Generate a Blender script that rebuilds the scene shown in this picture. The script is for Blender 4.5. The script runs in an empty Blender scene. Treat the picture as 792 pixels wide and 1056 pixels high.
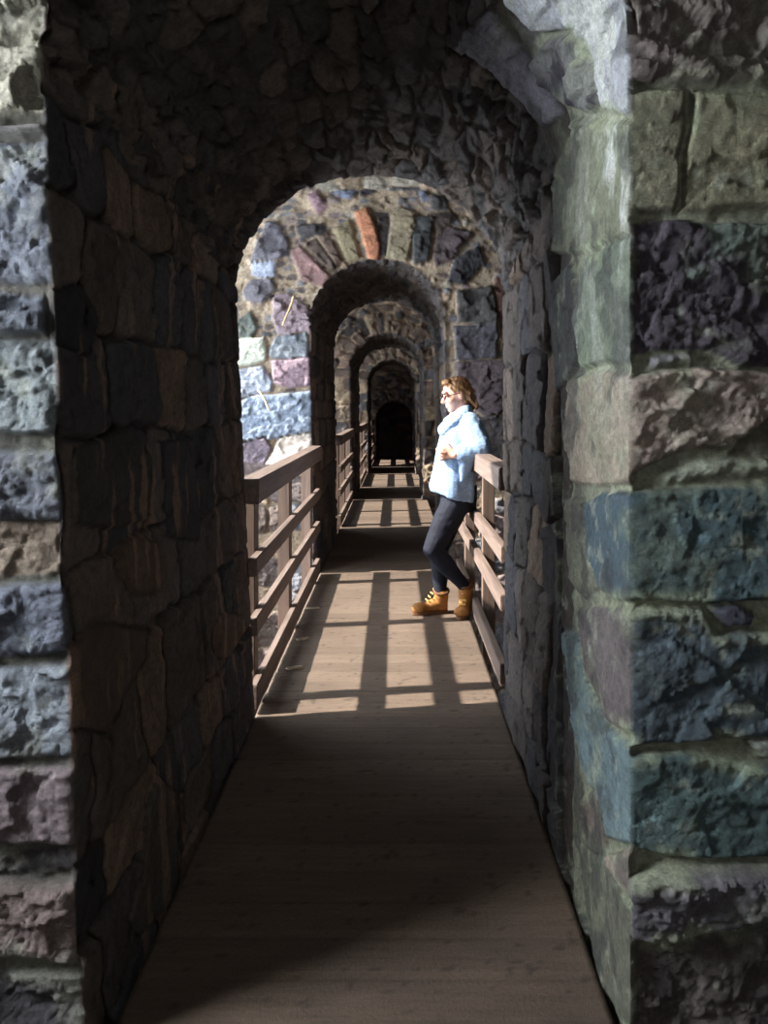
import bpy, bmesh, math, random
import numpy as np
from mathutils import Vector, Matrix
random.seed(7)
PI = math.pi
sc = bpy.context.scene
COL = sc.collection
F, CX, CY, H = 800.0, 407.0, 420.0, 1.43      # focal length in pixels, vanishing point, eye height


# ---------------------------------------------------------------- noise
def _h(ix, iy, iz, seed):
    h = (ix.astype(np.int64) * 374761393 + iy.astype(np.int64) * 668265263 + iz.astype(np.int64) * 2147483647 + seed * 1274126177) & 0xffffffff
    h = ((h ^ (h >> 13)) * 1274126177) & 0xffffffff
    h = ((h ^ (h >> 16)) * 2246822519) & 0xffffffff
    h = (h ^ (h >> 15)) & 0xffffff
    return (h / float(0x1000000)).astype(np.float32)


def vnoise(P, f, seed=0):
    p = P * f
    i = np.floor(p)
    fr = (p - i).astype(np.float32)
    i = i.astype(np.int64)
    w = fr * fr * (3 - 2 * fr)
    r = 0
    for a in (0, 1):
        wa = w[:, 0] if a else 1 - w[:, 0]
        for b in (0, 1):
            wb = w[:, 1] if b else 1 - w[:, 1]
            for c in (0, 1):
                wc = w[:, 2] if c else 1 - w[:, 2]
                r = r + wa * wb * wc * _h(i[:, 0] + a, i[:, 1] + b, i[:, 2] + c, seed)
    return r * 2 - 1


def fbm(P, f, octs=4, seed=0, gain=.5):
    r, a, t = 0, 1.0, 0
    for o in range(octs):
        r = r + a * vnoise(P + 13.7 * o, f * 2.03 ** o, seed + o)
        t += a
        a *= gain
    return r / t


def facets(P, f, seed=0):
    """chipped rock: every small cell is a plane with its own tilt"""
    p = P * f
    i = np.floor(p).astype(np.int64)
    best = np.full(len(P), 9e9, np.float32)
    out = np.zeros(len(P), np.float32)
    for a in (-1, 0, 1):
        for b in (-1, 0, 1):
            for c in (-1, 0, 1):
                x, y, z = i[:, 0] + a, i[:, 1] + b, i[:, 2] + c
                dx = p[:, 0] - (x + _h(x, y, z, seed))
                dy = p[:, 1] - (y + _h(x, y, z, seed + 1))
                dz = p[:, 2] - (z + _h(x, y, z, seed + 2))
                d = dx * dx + dy * dy + dz * dz
                m = d < best
                g0 = _h(x, y, z, seed + 3) - .5
                g1 = _h(x, y, z, seed + 4) - .5
                g2 = _h(x, y, z, seed + 5) - .5
                o = dx * g0 + dy * g1 + dz * g2 + g0 * .8
                best = np.where(m, d, best)
                out = np.where(m, o, out)
    return out


def vor2(u, v, su, sv, seed=0):
    """rubble cells: id, distance to the joint in metres (roughly)"""
    U, V = u / su, v / sv
    iu, iv = np.floor(U).astype(np.int64), np.floor(V).astype(np.int64)
    f1 = np.full(len(u), 9e9); f2 = f1.copy(); cid = np.zeros(len(u), np.int64)
    cu = np.zeros(len(u)); cv = np.zeros(len(u))
    z = np.zeros_like(iu)
    for a in (-1, 0, 1):
        for b in (-1, 0, 1):
            x, y = iu + a, iv + b
            px = x + .12 + .76 * _h(x, y, z, seed); py = y + .12 + .76 * _h(x, y, z + 1, seed)
            du, dv = U - px, V - py
            d = np.maximum(np.abs(du), np.abs(dv)) * .6 + np.hypot(du, dv) * .4
            m = d < f1
            f2 = np.where(m, f1, np.minimum(f2, d))
            cid = np.where(m, (x * 7349 + y * 9151) & 0xfffff, cid)
            cu = np.where(m, du * su, cu); cv = np.where(m, dv * sv, cv)
            f1 = np.where(m, d, f1)
    return cid, (f2 - f1) * .5 * min(su, sv), cu, cv


def masonry(u, v, hmin, hmax, wmin, wmax, seed, u0=-3.0, u1=8.0, v0=-2.0, v1=14.0):
    rng = random.Random(seed)
    rows = [v0]
    while rows[-1] < v1:
        rows.append(rows[-1] + rng.uniform(hmin, hmax))
    rows = np.array(rows)
    ri = np.clip(np.searchsorted(rows, v) - 1, 0, len(rows) - 2)
    cid = np.zeros(len(u), np.int64); e = np.zeros(len(u)); cu = np.zeros(len(u)); cv = np.zeros(len(u))
    for k in range(len(rows) - 1):
        ed = [u0 - rng.uniform(0, wmax)]
        while ed[-1] < u1:
            ed.append(ed[-1] + rng.uniform(wmin, wmax))
        m = ri == k
        if not m.any():
            continue
        ed = np.array(ed)
        uu, vv = u[m], v[m]
        j = np.clip(np.searchsorted(ed, uu) - 1, 0, len(ed) - 2)
        dx = np.minimum(uu - ed[j], ed[j + 1] - uu)
        dy = np.minimum(vv - rows[k], rows[k + 1] - vv)
        c = .05
        ee = np.where((dx < c) & (dy < c), c - np.hypot(c - dx, c - dy), np.minimum(dx, dy))
        cid[m] = k * 131 + j * 7 + 5
        e[m] = ee
        cu[m] = uu - .5 * (ed[j] + ed[j + 1]); cv[m] = vv - .5 * (rows[k] + rows[k + 1])
    return cid, e, cu, cv


def poly_sd(u, v, poly):
    """signed distance, positive inside"""
    poly = np.array(poly, float)
    n = len(poly)
    d = np.full(len(u), 9e9); s = np.ones(len(u), bool) * False
    for i in range(n):
        a, b = poly[i], poly[(i + 1) % n]
        ex, ey = b - a
        wx, wy = u - a[0], v - a[1]
        t = np.clip((wx * ex + wy * ey) / (ex * ex + ey * ey + 1e-12), 0, 1)
        d = np.minimum(d, np.hypot(wx - ex * t, wy - ey * t))
        c = ((a[1] <= v) & (b[1] > v)) | ((b[1] <= v) & (a[1] > v))
        xs = a[0] + (v - a[1]) / (ey if abs(ey) > 1e-9 else 1e-9) * ex
        s ^= c & (u < xs)
    return np.where(s, d, -d)


def sstep(a, b, x):
    t = np.clip((x - a) / (b - a), 0, 1)
    return t * t * (3 - 2 * t)


def srgb(r, g, b):
    return [((c / 255) / 12.92 if c / 255 < .04045 else ((c / 255 + .055) / 1.055) ** 2.4) for c in (r, g, b)]


# ---------------------------------------------------------------- materials
def nodes(name):
    m = bpy.data.materials.new(name); m.use_nodes = True
    nt = m.node_tree; N = nt.nodes; L = nt.links
    return m, N, L, N['Principled BSDF']


def noise_node(N, L, scale, detail=6, rough=.6, coord='Object', mapscale=None):
    tc = N.new('ShaderNodeTexCoord'); n = N.new('ShaderNodeTexNoise')
    n.inputs['Scale'].default_value = scale; n.inputs['Detail'].default_value = detail; n.inputs['Roughness'].default_value = rough
    if mapscale:
        mp = N.new('ShaderNodeMapping'); mp.inputs['Scale'].default_value = mapscale
        L.new(tc.outputs[coord], mp.inputs['Vector']); L.new(mp.outputs['Vector'], n.inputs['Vector'])
    else:
        L.new(tc.outputs[coord], n.inputs['Vector'])
    return n


def mat_rock(name, bump=.022, fine=70, rough=.78):
    m, N, L, B = nodes(name)
    at = N.new('ShaderNodeVertexColor'); at.layer_name = 'Col'
    n1 = noise_node(N, L, 40, 10, .75); n2 = noise_node(N, L, fine * 2, 10, .85)
    r1 = N.new('ShaderNodeMapRange'); r1.inputs['From Min'].default_value = .3; r1.inputs['From Max'].default_value = .7
    r1.inputs['To Min'].default_value = .55; r1.inputs['To Max'].default_value = 1.45
    L.new(n1.outputs['Fac'], r1.inputs['Value'])
    mu = N.new('ShaderNodeVectorMath'); mu.operation = 'SCALE'
    L.new(at.outputs['Color'], mu.inputs[0]); L.new(r1.outputs['Result'], mu.inputs['Scale'])
    r2 = N.new('ShaderNodeMapRange'); r2.inputs['From Min'].default_value = .32; r2.inputs['From Max'].default_value = .68
    r2.inputs['To Min'].default_value = .6; r2.inputs['To Max'].default_value = 1.4
    L.new(n2.outputs['Fac'], r2.inputs['Value'])
    mv = N.new('ShaderNodeVectorMath'); mv.operation = 'SCALE'
    L.new(mu.outputs['Vector'], mv.inputs[0]); L.new(r2.outputs['Result'], mv.inputs['Scale'])
    L.new(mv.outputs['Vector'], B.inputs['Base Color'])
    b1 = N.new('ShaderNodeBump'); b1.inputs['Strength'].default_value = 1; b1.inputs['Distance'].default_value = bump
    L.new(n1.outputs['Fac'], b1.inputs['Height'])
    b2 = N.new('ShaderNodeBump'); b2.inputs['Strength'].default_value = .9; b2.inputs['Distance'].default_value = bump * .5
    L.new(n2.outputs['Fac'], b2.inputs['Height']); L.new(b1.outputs['Normal'], b2.inputs['Normal'])
    L.new(b2.outputs['Normal'], B.inputs['Normal'])
    B.inputs['Roughness'].default_value = rough
    B.inputs['Specular IOR Level'].default_value = .35
    return m


def mat_wood(name, c1, c2, rough=.7, axis=(30, 2, 30), bump=.002):
    m, N, L, B = nodes(name)
    n = noise_node(N, L, 1, 8, .65, mapscale=axis)
    r = N.new('ShaderNodeValToRGB')
    r.color_ramp.elements[0].position = .3; r.color_ramp.elements[0].color = (*c1, 1)
    r.color_ramp.elements[1].position = .7; r.color_ramp.elements[1].color = (*c2, 1)
    L.new(n.outputs['Fac'], r.inputs['Fac']); L.new(r.outputs['Color'], B.inputs['Base Color'])
    b = N.new('ShaderNodeBump'); b.inputs['Distance'].default_value = bump; b.inputs['Strength'].default_value = .8
    L.new(n.outputs['Fac'], b.inputs['Height']); L.new(b.outputs['Normal'], B.inputs['Normal'])
    B.inputs['Roughness'].default_value = rough
    return m


def mat_plain(name, c1, c2, scale=20, rough=.7, bump=.001, mapscale=None, spec=.3):
    m, N, L, B = nodes(name)
    n = noise_node(N, L, scale, 5, .6, mapscale=mapscale)
    r = N.new('ShaderNodeValToRGB')
    r.color_ramp.elements[0].position = .35; r.color_ramp.elements[0].color = (*c1, 1)
    r.color_ramp.elements[1].position = .65; r.color_ramp.elements[1].color = (*c2, 1)
    L.new(n.outputs['Fac'], r.inputs['Fac']); L.new(r.outputs['Color'], B.inputs['Base Color'])
    b = N.new('ShaderNodeBump'); b.inputs['Distance'].default_value = bump; b.inputs['Strength'].default_value = .8
    L.new(n.outputs['Fac'], b.inputs['Height']); L.new(b.outputs['Normal'], B.inputs['Normal'])
    B.inputs['Roughness'].default_value = rough; B.inputs['Specular IOR Level'].default_value = spec
    return m


ROCK = mat_rock('rubble_stone')
ROCKFAR = mat_rock('rubble_stone_coarse', bump=.02, fine=40, rough=.85)


# ---------------------------------------------------------------- objects
def tag(o, label=None, cat=None, group=None, kind=None):
    if label: o['label'] = label
    if cat: o['category'] = cat
    if group: o['group'] = group
    if kind: o['kind'] = kind
    return o


def empty(name, loc=(0, 0, 0), rz=0):
    o = bpy.data.objects.new(name, None); COL.objects.link(o)
    o.location = loc; o.rotation_euler = (0, 0, rz); o.empty_display_size = .1
    return o


def copy_tree(o, parent=None):
    c = o.copy(); COL.objects.link(c)
    if parent is not None: c.parent = parent
    for ch in list(o.children): copy_tree(ch, c)
    return c


def grid_obj(name, P, colr, mat, flip=False):
    """P (ns, nt, 3), colr (ns*nt, 3)"""
    ns, nt = P.shape[:2]
    me = bpy.data.meshes.new(name)
    n = ns * nt
    idx = np.arange(n).reshape(ns, nt)
    a, b, c, d = idx[:-1, :-1], idx[1:, :-1], idx[1:, 1:], idx[:-1, 1:]
    q = np.stack([a, b, c, d] if not flip else [a, d, c, b], -1).reshape(-1, 4)
    me.vertices.add(n); me.vertices.foreach_set('co', P.reshape(-1).astype(np.float32))
    nf = len(q)
    me.loops.add(nf * 4); me.loops.foreach_set('vertex_index', q.reshape(-1).astype(np.int32))
    me.polygons.add(nf); me.polygons.foreach_set('loop_start', (np.arange(nf) * 4).astype(np.int32))
    me.polygons.foreach_set('loop_total', np.full(nf, 4, np.int32))
    me.update(calc_edges=True)
    me.polygons.foreach_set('use_smooth', np.ones(nf, bool))
    ca = me.color_attributes.new('Col', 'FLOAT_COLOR', 'POINT')
    rgba = np.ones((n, 4), np.float32); rgba[:, :3] = np.clip(colr, 0, 1)
    ca.data.foreach_set('color', rgba.reshape(-1))
    me.materials.append(mat)
    o = bpy.data.objects.new(name, me); COL.objects.link(o)
    return o


def palette_pick(cid, pal, seed):
    pal = np.array(pal)
    z = np.zeros_like(cid)
    k = (_h(cid, z, z, seed) * len(pal)).astype(int)
    f = .75 + .5 * _h(cid, z, z + 1, seed)
    return pal[k] * f[:, None]


DARKPAL = [srgb(86, 78, 74), srgb(108, 94, 84), srgb(84, 84, 90), srgb(128, 108, 92), srgb(66, 66, 72), srgb(112, 100, 94), srgb(140, 114, 92), srgb(88, 82, 86)]
LITPAL = [srgb(124, 126, 132), srgb(140, 122, 120), srgb(168, 160, 142), srgb(104, 104, 110), srgb(156, 134, 106), srgb(110, 94, 84), srgb(96, 84, 80)]
VOUPAL = [srgb(96, 80, 70), srgb(120, 104, 84), srgb(74, 70, 74), srgb(112, 86, 80), srgb(70, 62, 58), srgb(132, 116, 92)]


FARPAL = [srgb(150, 128, 104), srgb(120, 98, 82), srgb(176, 150, 112), srgb(104, 100, 100), srgb(140, 112, 92), srgb(84, 74, 70)]


def px(Y, pts):      # outline on a wall that faces the camera, read off at its distance
    return [((x - CX) * Y / F, H - (y - CY) * Y / F) for x, y in pts]


def jb(X, pts):      # outline on the passage side at offset X: (distance, height)
    r = []
    for x, y in pts:
        if x > 638: x += 22          # these stones turn the corner
        Y = X * F / (x - CX)
        r.append((Y, H - (y - CY) * Y / F))
    return r


def rect(x0, y0, x1, y1, j=2.0, seed=0):
    rng = random.Random(int(x0 * 31 + y0 * 17 + seed))
    q = lambda: rng.uniform(-j, j)
    mx, my = (x0 + x1) / 2, (y0 + y1) / 2
    return [(x0 + q(), y0 + q()), (mx + q(), y0 + q()), (x1 + q(), y0 + q()), (x1 + q(), my + q()),
            (x1 + q(), y1 + q()), (mx + q(), y1 + q()), (x0 + q(), y1 + q()), (x0 + q(), my + q())]


def profile(p, nj, na):
    xlb, xls, xrb, xrs, hs, ha = p[:6]
    zb = -.95
    h = np.linspace(zb, hs, nj, endpoint=False)
    t = (np.clip(h, 0, hs)) / hs
    L = np.stack([xlb + (xls - xlb) * t, h], -1)
    a = np.linspace(PI, 0, na)
    cx, rx = (xls + xrs) / 2, (xrs - xls) / 2
    A = np.stack([cx + rx * np.cos(a), hs + (ha - hs) * np.sin(a)], -1)
    R = np.stack([xrb + (xrs - xrb) * t, h], -1)[::-1]
    pts = np.concatenate([L, A, R])
    dr = np.concatenate([np.tile([-1., 0.], (nj, 1)), np.stack([np.cos(a), np.sin(a)], -1), np.tile([1., 0.], (nj, 1))])
    return pts, dr


def build_partition(name, pn, pf, Y0, Y1, ds, dt, rf, dr_, stones=(), seed=1, xmin=-2.5, xmax=2.3, zmax=4.2,
                    amp=.022, pal=DARKPAL, facepal=DARKPAL, mortar=(.16, .13, .10), course=(.16, .34), width=(.22, .55),
                    farfine=False, facet=1.0, mat=None, voussoir=.34, axis='Y', rubble=.12, fillscale=.07, inflate=0, splay=0, fineface=False, desat=.3, vein=False, facemortar=None, archcell=(.2, .11)):
    nj = int(3.0 / ds); na = int(2.0 / ds)
    Pn, D = profile(pn, nj, na); Pf, _ = profile(pf, nj, na)
    ns = len(Pn)
    rc = [rf + .12, rf + .3, rf + .6, rf + 1.0, rf + 1.6, rf + 2.6, 5.5]
    fr = np.concatenate([rc[::-1], np.arange(rf, dr_ * .5, -dr_)])
    dd = np.linspace(0, Y1 - Y0, max(4, int((Y1 - Y0) / dt)))
    step2 = dr_ if farfine else .08
    rr = np.concatenate([np.arange(step2, rf + .001, step2), rc])
    kinds = np.concatenate([np.zeros(len(fr)), np.ones(len(dd)), np.full(len(rr), 2)])
    R = np.concatenate([fr, np.zeros(len(dd)), rr])
    DE = np.concatenate([np.zeros(len(fr)), dd, np.full(len(rr), Y1 - Y0)])
    nt = len(R)
    tt = (DE / (Y1 - Y0))[None, :, None]
    base = Pn[:, None, :] * (1 - tt) + Pf[:, None, :] * tt + D[:, None, :] * R[None, :, None]
    X = np.clip(base[..., 0], xmin, xmax); Z = np.clip(base[..., 1], -1.2, zmax)
    Y = Y0 + (DE - np.where(kinds == 2, np.minimum(R, 1.9) * splay, 0))[None, :] + 0 * X
    isf = (kinds == 0)[None, :] + 0 * X; ism = (kinds == 1)[None, :] + 0 * X; isb = (kinds == 2)[None, :] + 0 * X
    # normals with a soft turn at the two edges
    wf = np.where(kinds == 0, .5 + np.clip(R / .05, 0, .5) , np.where(kinds == 1, .5 - np.clip(DE / .05, 0, .5), 0))
    wb = np.where(kinds == 2, .5 + np.clip(R / .05, 0, .5), np.where(kinds == 1, .5 - np.clip((Y1 - Y0 - DE) / .05, 0, .5), 0))
    wm = 1 - wf - wb
    Nn = np.zeros((ns, nt, 3))
    Nn[..., 0] = -D[:, None, 0] * wm[None, :]; Nn[..., 2] = -D[:, None, 1] * wm[None, :]
    Nn[..., 1] = (-wf + wb)[None, :]
    Nn /= np.linalg.norm(Nn, axis=-1, keepdims=True) + 1e-9
    sl = np.zeros(ns); sl[1:] = np.cumsum(np.linalg.norm(np.diff(Pn, axis=0), axis=1))
    side = np.concatenate([np.zeros(nj), np.ones(na), np.full(nj, 2)])[:, None] + 0 * X
    U = np.where(isf > 0, -R[None, :], np.where(ism > 0, DE[None, :], (Y1 - Y0) + R[None, :]))
    V = np.where(side == 1, sl[:, None] - nj * 0 + 0 * X, Z)
    f = lambda a: a.reshape(-1)
    P3 = np.stack([f(X), f(Y), f(Z)], -1)
    u, v, sd, kf = f(U), f(V), f(side), f(kinds[None, :] + 0 * X)
    q = P3 + seed * 3.1
    wu = fbm(q, 4.0, 3, 11) * .065 + fbm(q, 14, 2, 15) * .012
    wv = fbm(q, 3.6, 3, 21) * .055 + fbm(q, 14, 2, 25) * .010
    u_, v_ = u + wu, v + wv
    n = len(u)
    cid = np.zeros(n, np.int64); e = np.zeros(n); cu = np.zeros(n); cv = np.zeros(n)
    for s in (0, 1, 2):
        m = sd == s
        if s == 1:      # intrados: thin rubble on edge; ring of voussoirs on the faces
            mi = m & (kf == 1)
            w2u = fbm(q[mi], 8, 4, 301, .6) * .075; w2v = fbm(q[mi], 8, 4, 311, .6) * .055
            c1 = vor2(u_[mi] + w2u, v_[mi] + w2v, archcell[0], archcell[1], seed + 5)
            cid[mi], e[mi], cu[mi], cv[mi] = c1[0] + 1000, c1[1], c1[2], c1[3]
            mo = m & (kf != 1)
            c1 = masonry(u_[mo], v_[mo], .10, .17, voussoir, voussoir + .02, seed + 9, u0=-voussoir * 9 - .01)
            cid[mo], e[mo], cu[mo], cv[mo] = c1[0] + 5000, c1[1], c1[2], c1[3]
            rad = f(R[None, :] + 0 * X)
            ml = mo & (rad > voussoir)
            c1 = vor2((P3[:, 0] + wu)[ml], (P3[:, 2] + wv)[ml], .24, .15, seed + 6)
            cid[ml], e[ml], cu[ml], cv[ml] = c1[0] + 9000, c1[1], c1[2], c1[3]
        else:
            c1 = masonry(u_[m], v_[m], course[0], course[1], width[0], width[1], seed + 30 * s)
            cid[m], e[m], cu[m], cv[m] = c1[0] + 100000 * (s + 1), c1[1], c1[2], c1[3]
    z0 = np.zeros_like(cid)
    off = (_h(cid, z0, z0, seed + 40) - .5) * amp * 1.6
    tu = (_h(cid, z0, z0, seed + 41) - .5) * .22; tv = (_h(cid, z0, z0, seed + 42) - .5) * .22
    col = palette_pick(cid, pal, seed)
    onface = (kf != 1)
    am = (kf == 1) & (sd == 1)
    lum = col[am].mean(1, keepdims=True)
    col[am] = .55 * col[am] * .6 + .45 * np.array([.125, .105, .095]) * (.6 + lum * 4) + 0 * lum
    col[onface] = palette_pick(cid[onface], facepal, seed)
    mcol = np.tile(np.array(mortar), (n, 1))
    if facemortar is not None:
        mcol[onface] = facemortar
    rough = np.ones(n)
    # traced stones
    tr = np.zeros(n, bool)
    for (where, zone, lst) in stones:
        if where == 'face':
            a, b = P3[:, 0] + wu * .35, P3[:, 2] + wv * .35; m0 = kf == 0
        elif where == 'right':
            a, b = P3[:, 1] + wu * .25, P3[:, 2] + wv * .25; m0 = (kf == 1) & (P3[:, 0] > 0) & (sd != 0)
        else:
            a, b = P3[:, 1] + wu * .25, P3[:, 2] + wv * .25; m0 = (kf == 1) & (P3[:, 0] < 0) & (sd != 2)
        zz = poly_sd(a, b, zone)
        m0 = m0 & (zz > 0)
        ix = np.nonzero(m0)[0]
        if fillscale and where == 'face':
            c1 = vor2(a[ix], b[ix], fillscale * 1.6, fillscale, seed + 77)
            cid[ix] = c1[0] + 300000; e[ix] = c1[1]; cu[ix] = c1[2]; cv[ix] = c1[3]
            pick = _h(cid[ix], z0[ix], z0[ix], 99)
            off[ix] = -amp * 1.0 + (pick - .5) * amp; tu[ix] = 0; tv[ix] = 0
            cc = palette_pick(cid[ix], facepal, seed + 3)
            cc[pick < .45] = mcol[ix][pick < .45]
            col[ix] = cc
        else:
            e[ix] = -.01; off[ix] = 0
        for k, (poly, c, o_, ta, tb, rg) in enumerate(lst):
            pa = np.array(poly)
            lo, hi = pa.min(0) - inflate, pa.max(0) + inflate
            jx = ix[(a[ix] > lo[0]) & (a[ix] < hi[0]) & (b[ix] > lo[1]) & (b[ix] < hi[1])]
            if not len(jx): continue
            s_ = poly_sd(a[jx], b[jx], poly)
            s_ = s_ + inflate
            ok = s_ > 0
            jx, s_ = jx[ok], s_[ok]
            e[jx] = s_; off[jx] = o_; tu[jx] = ta; tv[jx] = tb
            cm = (lo + hi) / 2
            cu[jx] = a[jx] - cm[0]; cv[jx] = b[jx] - cm[1]
            col[jx] = np.array(c)
            rough[jx] = rg
            tr[jx] = True
    jw = amp * .75
    ms = sstep(.0, jw, e) ** .7
    big = facets(P3 * np.array([1, 1, 1.5]), 8.0, 50 + seed) * np.where(sd == 1, .042, .026)
    mid = facets(P3 * np.array([1, 1, 2.0]), 19, 60 + seed) * .009
    small = facets(P3, 52, 64 + seed) * .0035 if fineface else 0
    ro = -np.abs(fbm(q, 13, 4, 70, .6)) * .012 + fbm(q, 34, 3, 75, .6) * .005
    soft = np.where((kf == 1) & (sd != 1), .55, 1.0)
    stone = off * soft + amp * .55 + (tu * cu + tv * cv) * soft + (big + mid + small + ro) * facet * rough * soft * amp / .022
    shallow = np.where((kf == 1) & (sd == 2) & (P3[:, 1] < Y0 + .7), .25, 1.0) if fineface else 1.0
    shallow = shallow * np.where((kf == 1) & (sd == 1), .6, 1.0)
    mort = -amp * .75 * shallow + fbm(q, 30, 3, 80) * .010
    d = mort * (1 - ms) + stone * ms
    d = d * (1 - .55 * np.exp(-((P3[:, 1] - Y1) / .07) ** 2) * (kf >= 1))
    fade = sstep(4.5, 1.4, f(R[None, :] + 0 * X))
    d = np.clip(d, -.09, .09) * (.25 + .75 * fade)
    OUT = P3 + Nn.reshape(-1, 3) * d[:, None]
    mc = sstep(.0, .010, e)[:, None]
    var = 1 + .35 * fbm(q, 9, 3, 90)[:, None]
    C = (mcol * (1 - mc) + col * mc) * var
    C = C + (C.mean(1, keepdims=True) - C) * desat
    if vein:
        vn = np.abs(fbm(q, 5.5, 4, 95, .6)); C = C * (1 + .5 * sstep(.03, .0, vn) * (kf != 1))[:, None]
    return OUT, C, (ns, nt), dict(P=P3, q=q, kf=kf, sd=sd, e=e, u=u, v=v, tr=tr, mc=mc)


def blend(C, m, c):
    m = np.clip(m, 0, 1)[:, None]
    return C * (1 - m) + np.array(c) * m


# ---------------------------------------------------------------- wall 1 (nearest arch)
Y1a, Y1b = 1.74, 3.58
G = srgb
FY = Y1a


def st(poly, c, o=0, tu=0, tv=0, rg=1.0):
    return (poly, c, o, tu, tv, rg)


right_face = [
    st(px(FY, rect(652, -60, 850, 84, 4)), G(118, 108, 104), .005, 0, 0, 1.5),
    st(px(FY, [(651, 96), (680, 90), (708, 92), (712, 130), (704, 160), (706, 200), (700, 218), (652, 220), (653, 160)]), G(132, 130, 104), 0, 0, 0, .5),
    st(px(FY, [(715, 92), (760, 96), (850, 104), (850, 215), (760, 216), (708, 219), (708, 170), (716, 130)]), G(136, 134, 104), 0, 0, 0, .5),
    st(px(FY, [(656, 232), (700, 227), (760, 231), (850, 236), (850, 384), (760, 378), (735, 362), (690, 360), (657, 361), (655, 300)]), G(74, 68, 80), .0, .03, 0, 1.5),
    st(px(FY, rect(672, 364, 716, 377, 1.5)), G(130, 132, 136), -.004),
    st(px(FY, [(646, 388), (690, 380), (750, 381), (850, 392), (850, 420), (790, 436), (756, 462), (700, 470), (655, 498), (645, 440)]), G(176, 158, 146), .004, 0, .1, 1.5),
    st(px(FY, [(764, 452), (800, 428), (850, 420), (850, 474), (790, 478), (752, 472)]), G(96, 84, 78), -.03, 0, 0, .6),
    st(px(FY, [(680, 496), (720, 480), (760, 474), (850, 478), (850, 494), (740, 496), (690, 503)]), G(150, 160, 140), -.004, 0, .3, 1),
    st(px(FY, [(648, 512), (700, 507), (790, 503), (850, 504), (850, 616), (770, 620), (700, 621), (650, 618), (647, 560)]), G(70, 102, 110), .002, 0, 0, .6),
    st(px(FY, [(648, 630), (690, 624), (726, 625), (742, 650), (792, 652), (850, 660), (850, 756), (760, 760), (700, 764), (650, 767), (646, 700)]), G(72, 92, 104), .006, 0, 0, .95),
    st(px(FY, [(732, 624), (756, 620), (780, 634), (776, 648), (748, 646)]), G(76, 80, 100), .0, 0, 0, .7),
    st(px(FY, [(762, 762), (800, 756), (850, 756), (850, 782), (780, 780)]), G(120, 128, 120), .01, 0, 0, .7),
    st(px(FY, [(648, 775), (700, 773), (756, 784), (850, 790), (850, 876), (760, 882), (690, 882), (650, 870), (646, 820)]), G(78, 108, 110), .002, 0, .05, .7),
    st(px(FY, [(654, 900), (690, 889), (760, 887), (850, 886), (850, 934), (770, 950), (700, 966), (660, 966), (654, 930)]), G(104, 102, 110), .028, 0, .15, 1.5),
    st(px(FY, [(660, 974), (720, 974), (790, 956), (850, 946), (850, 1150), (660, 1150), (658, 1060)]), G(98, 90, 88), -.018, 0, 0, 1.0),
]
JX = .53
right_jamb = [
    st(jb(JX, [(590, 60), (602, 36), (614, 34), (620, 70), (622, 105), (610, 116), (596, 108), (588, 88)]), G(66, 64, 78), .02, 0, 0, .6),
    st(jb(JX, [(598, -30), (646, -40), (648, 90), (640, 120), (626, 112), (622, 70), (618, 30), (600, 28)]), G(176, 184, 196), .012, 0, 0, .5),
    st(jb(JX, [(570, 0), (590, -10), (588, 60), (590, 120), (578, 130), (572, 60)]), G(150, 150, 168), .015, 0, 0, .6),
    st(jb(JX, [(600, 122), (640, 124), (648, 150), (649, 215), (640, 240), (600, 262), (574, 262), (578, 190)]), G(128, 136, 112), .006, 0, 0, .7),
    st(jb(JX, [(612, 262), (645, 236), (653, 236), (650, 370), (622, 374), (606, 380), (598, 330)]), G(116, 132, 116), .008, .05, 0, .7),
    st(jb(JX, [(575, 290), (592, 270), (598, 290), (600, 370), (592, 392), (572, 410)]), G(86, 92, 90), .002, 0, 0, .6),
    st(jb(JX, [(592, 392), (616, 382), (645, 384), (644, 450), (646, 500), (620, 502), (594, 498), (586, 440)]), G(172, 160, 140), .004, 0, 0, .8),
    st(jb(JX, [(606, 520), (625, 508), (646, 512), (645, 560), (648, 618), (636, 620), (610, 600)]), G(76, 102, 116), .006, 0, 0, .4),
    st(jb(JX, [(586, 516), (602, 512), (606, 560), (620, 606), (606, 618), (590, 600)]), G(120, 122, 106), .0, 0, 0, .6),
    st(jb(JX, [(600, 626), (640, 626), (646, 640), (645, 700), (645, 762), (630, 745), (606, 690)]), G(112, 104, 106), .004, 0, 0, .5),
    st(jb(JX, [(586, 650), (598, 650), (606, 700), (630, 750), (646, 774), (645, 872), (632, 868), (606, 800), (590, 720)]), G(112, 142, 150), .006, 0, 0, .7),
    st(jb(JX, [(600, 822), (618, 812), (630, 862), (622, 890), (604, 870)]), G(122, 110, 100), .0, 0, 0, .5),
    st(jb(JX, [(630, 884), (640, 866), (654, 890), (657, 930), (656, 962), (644, 950)]), G(172, 156, 142), .026, .1, 0, .7),
    st(jb(JX, [(612, 900), (622, 880), (632, 900), (642, 950), (660, 972), (660, 1090), (640, 1090), (616, 1010)]), G(118, 122, 104), .004, 0, 0, .15),
]
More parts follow.
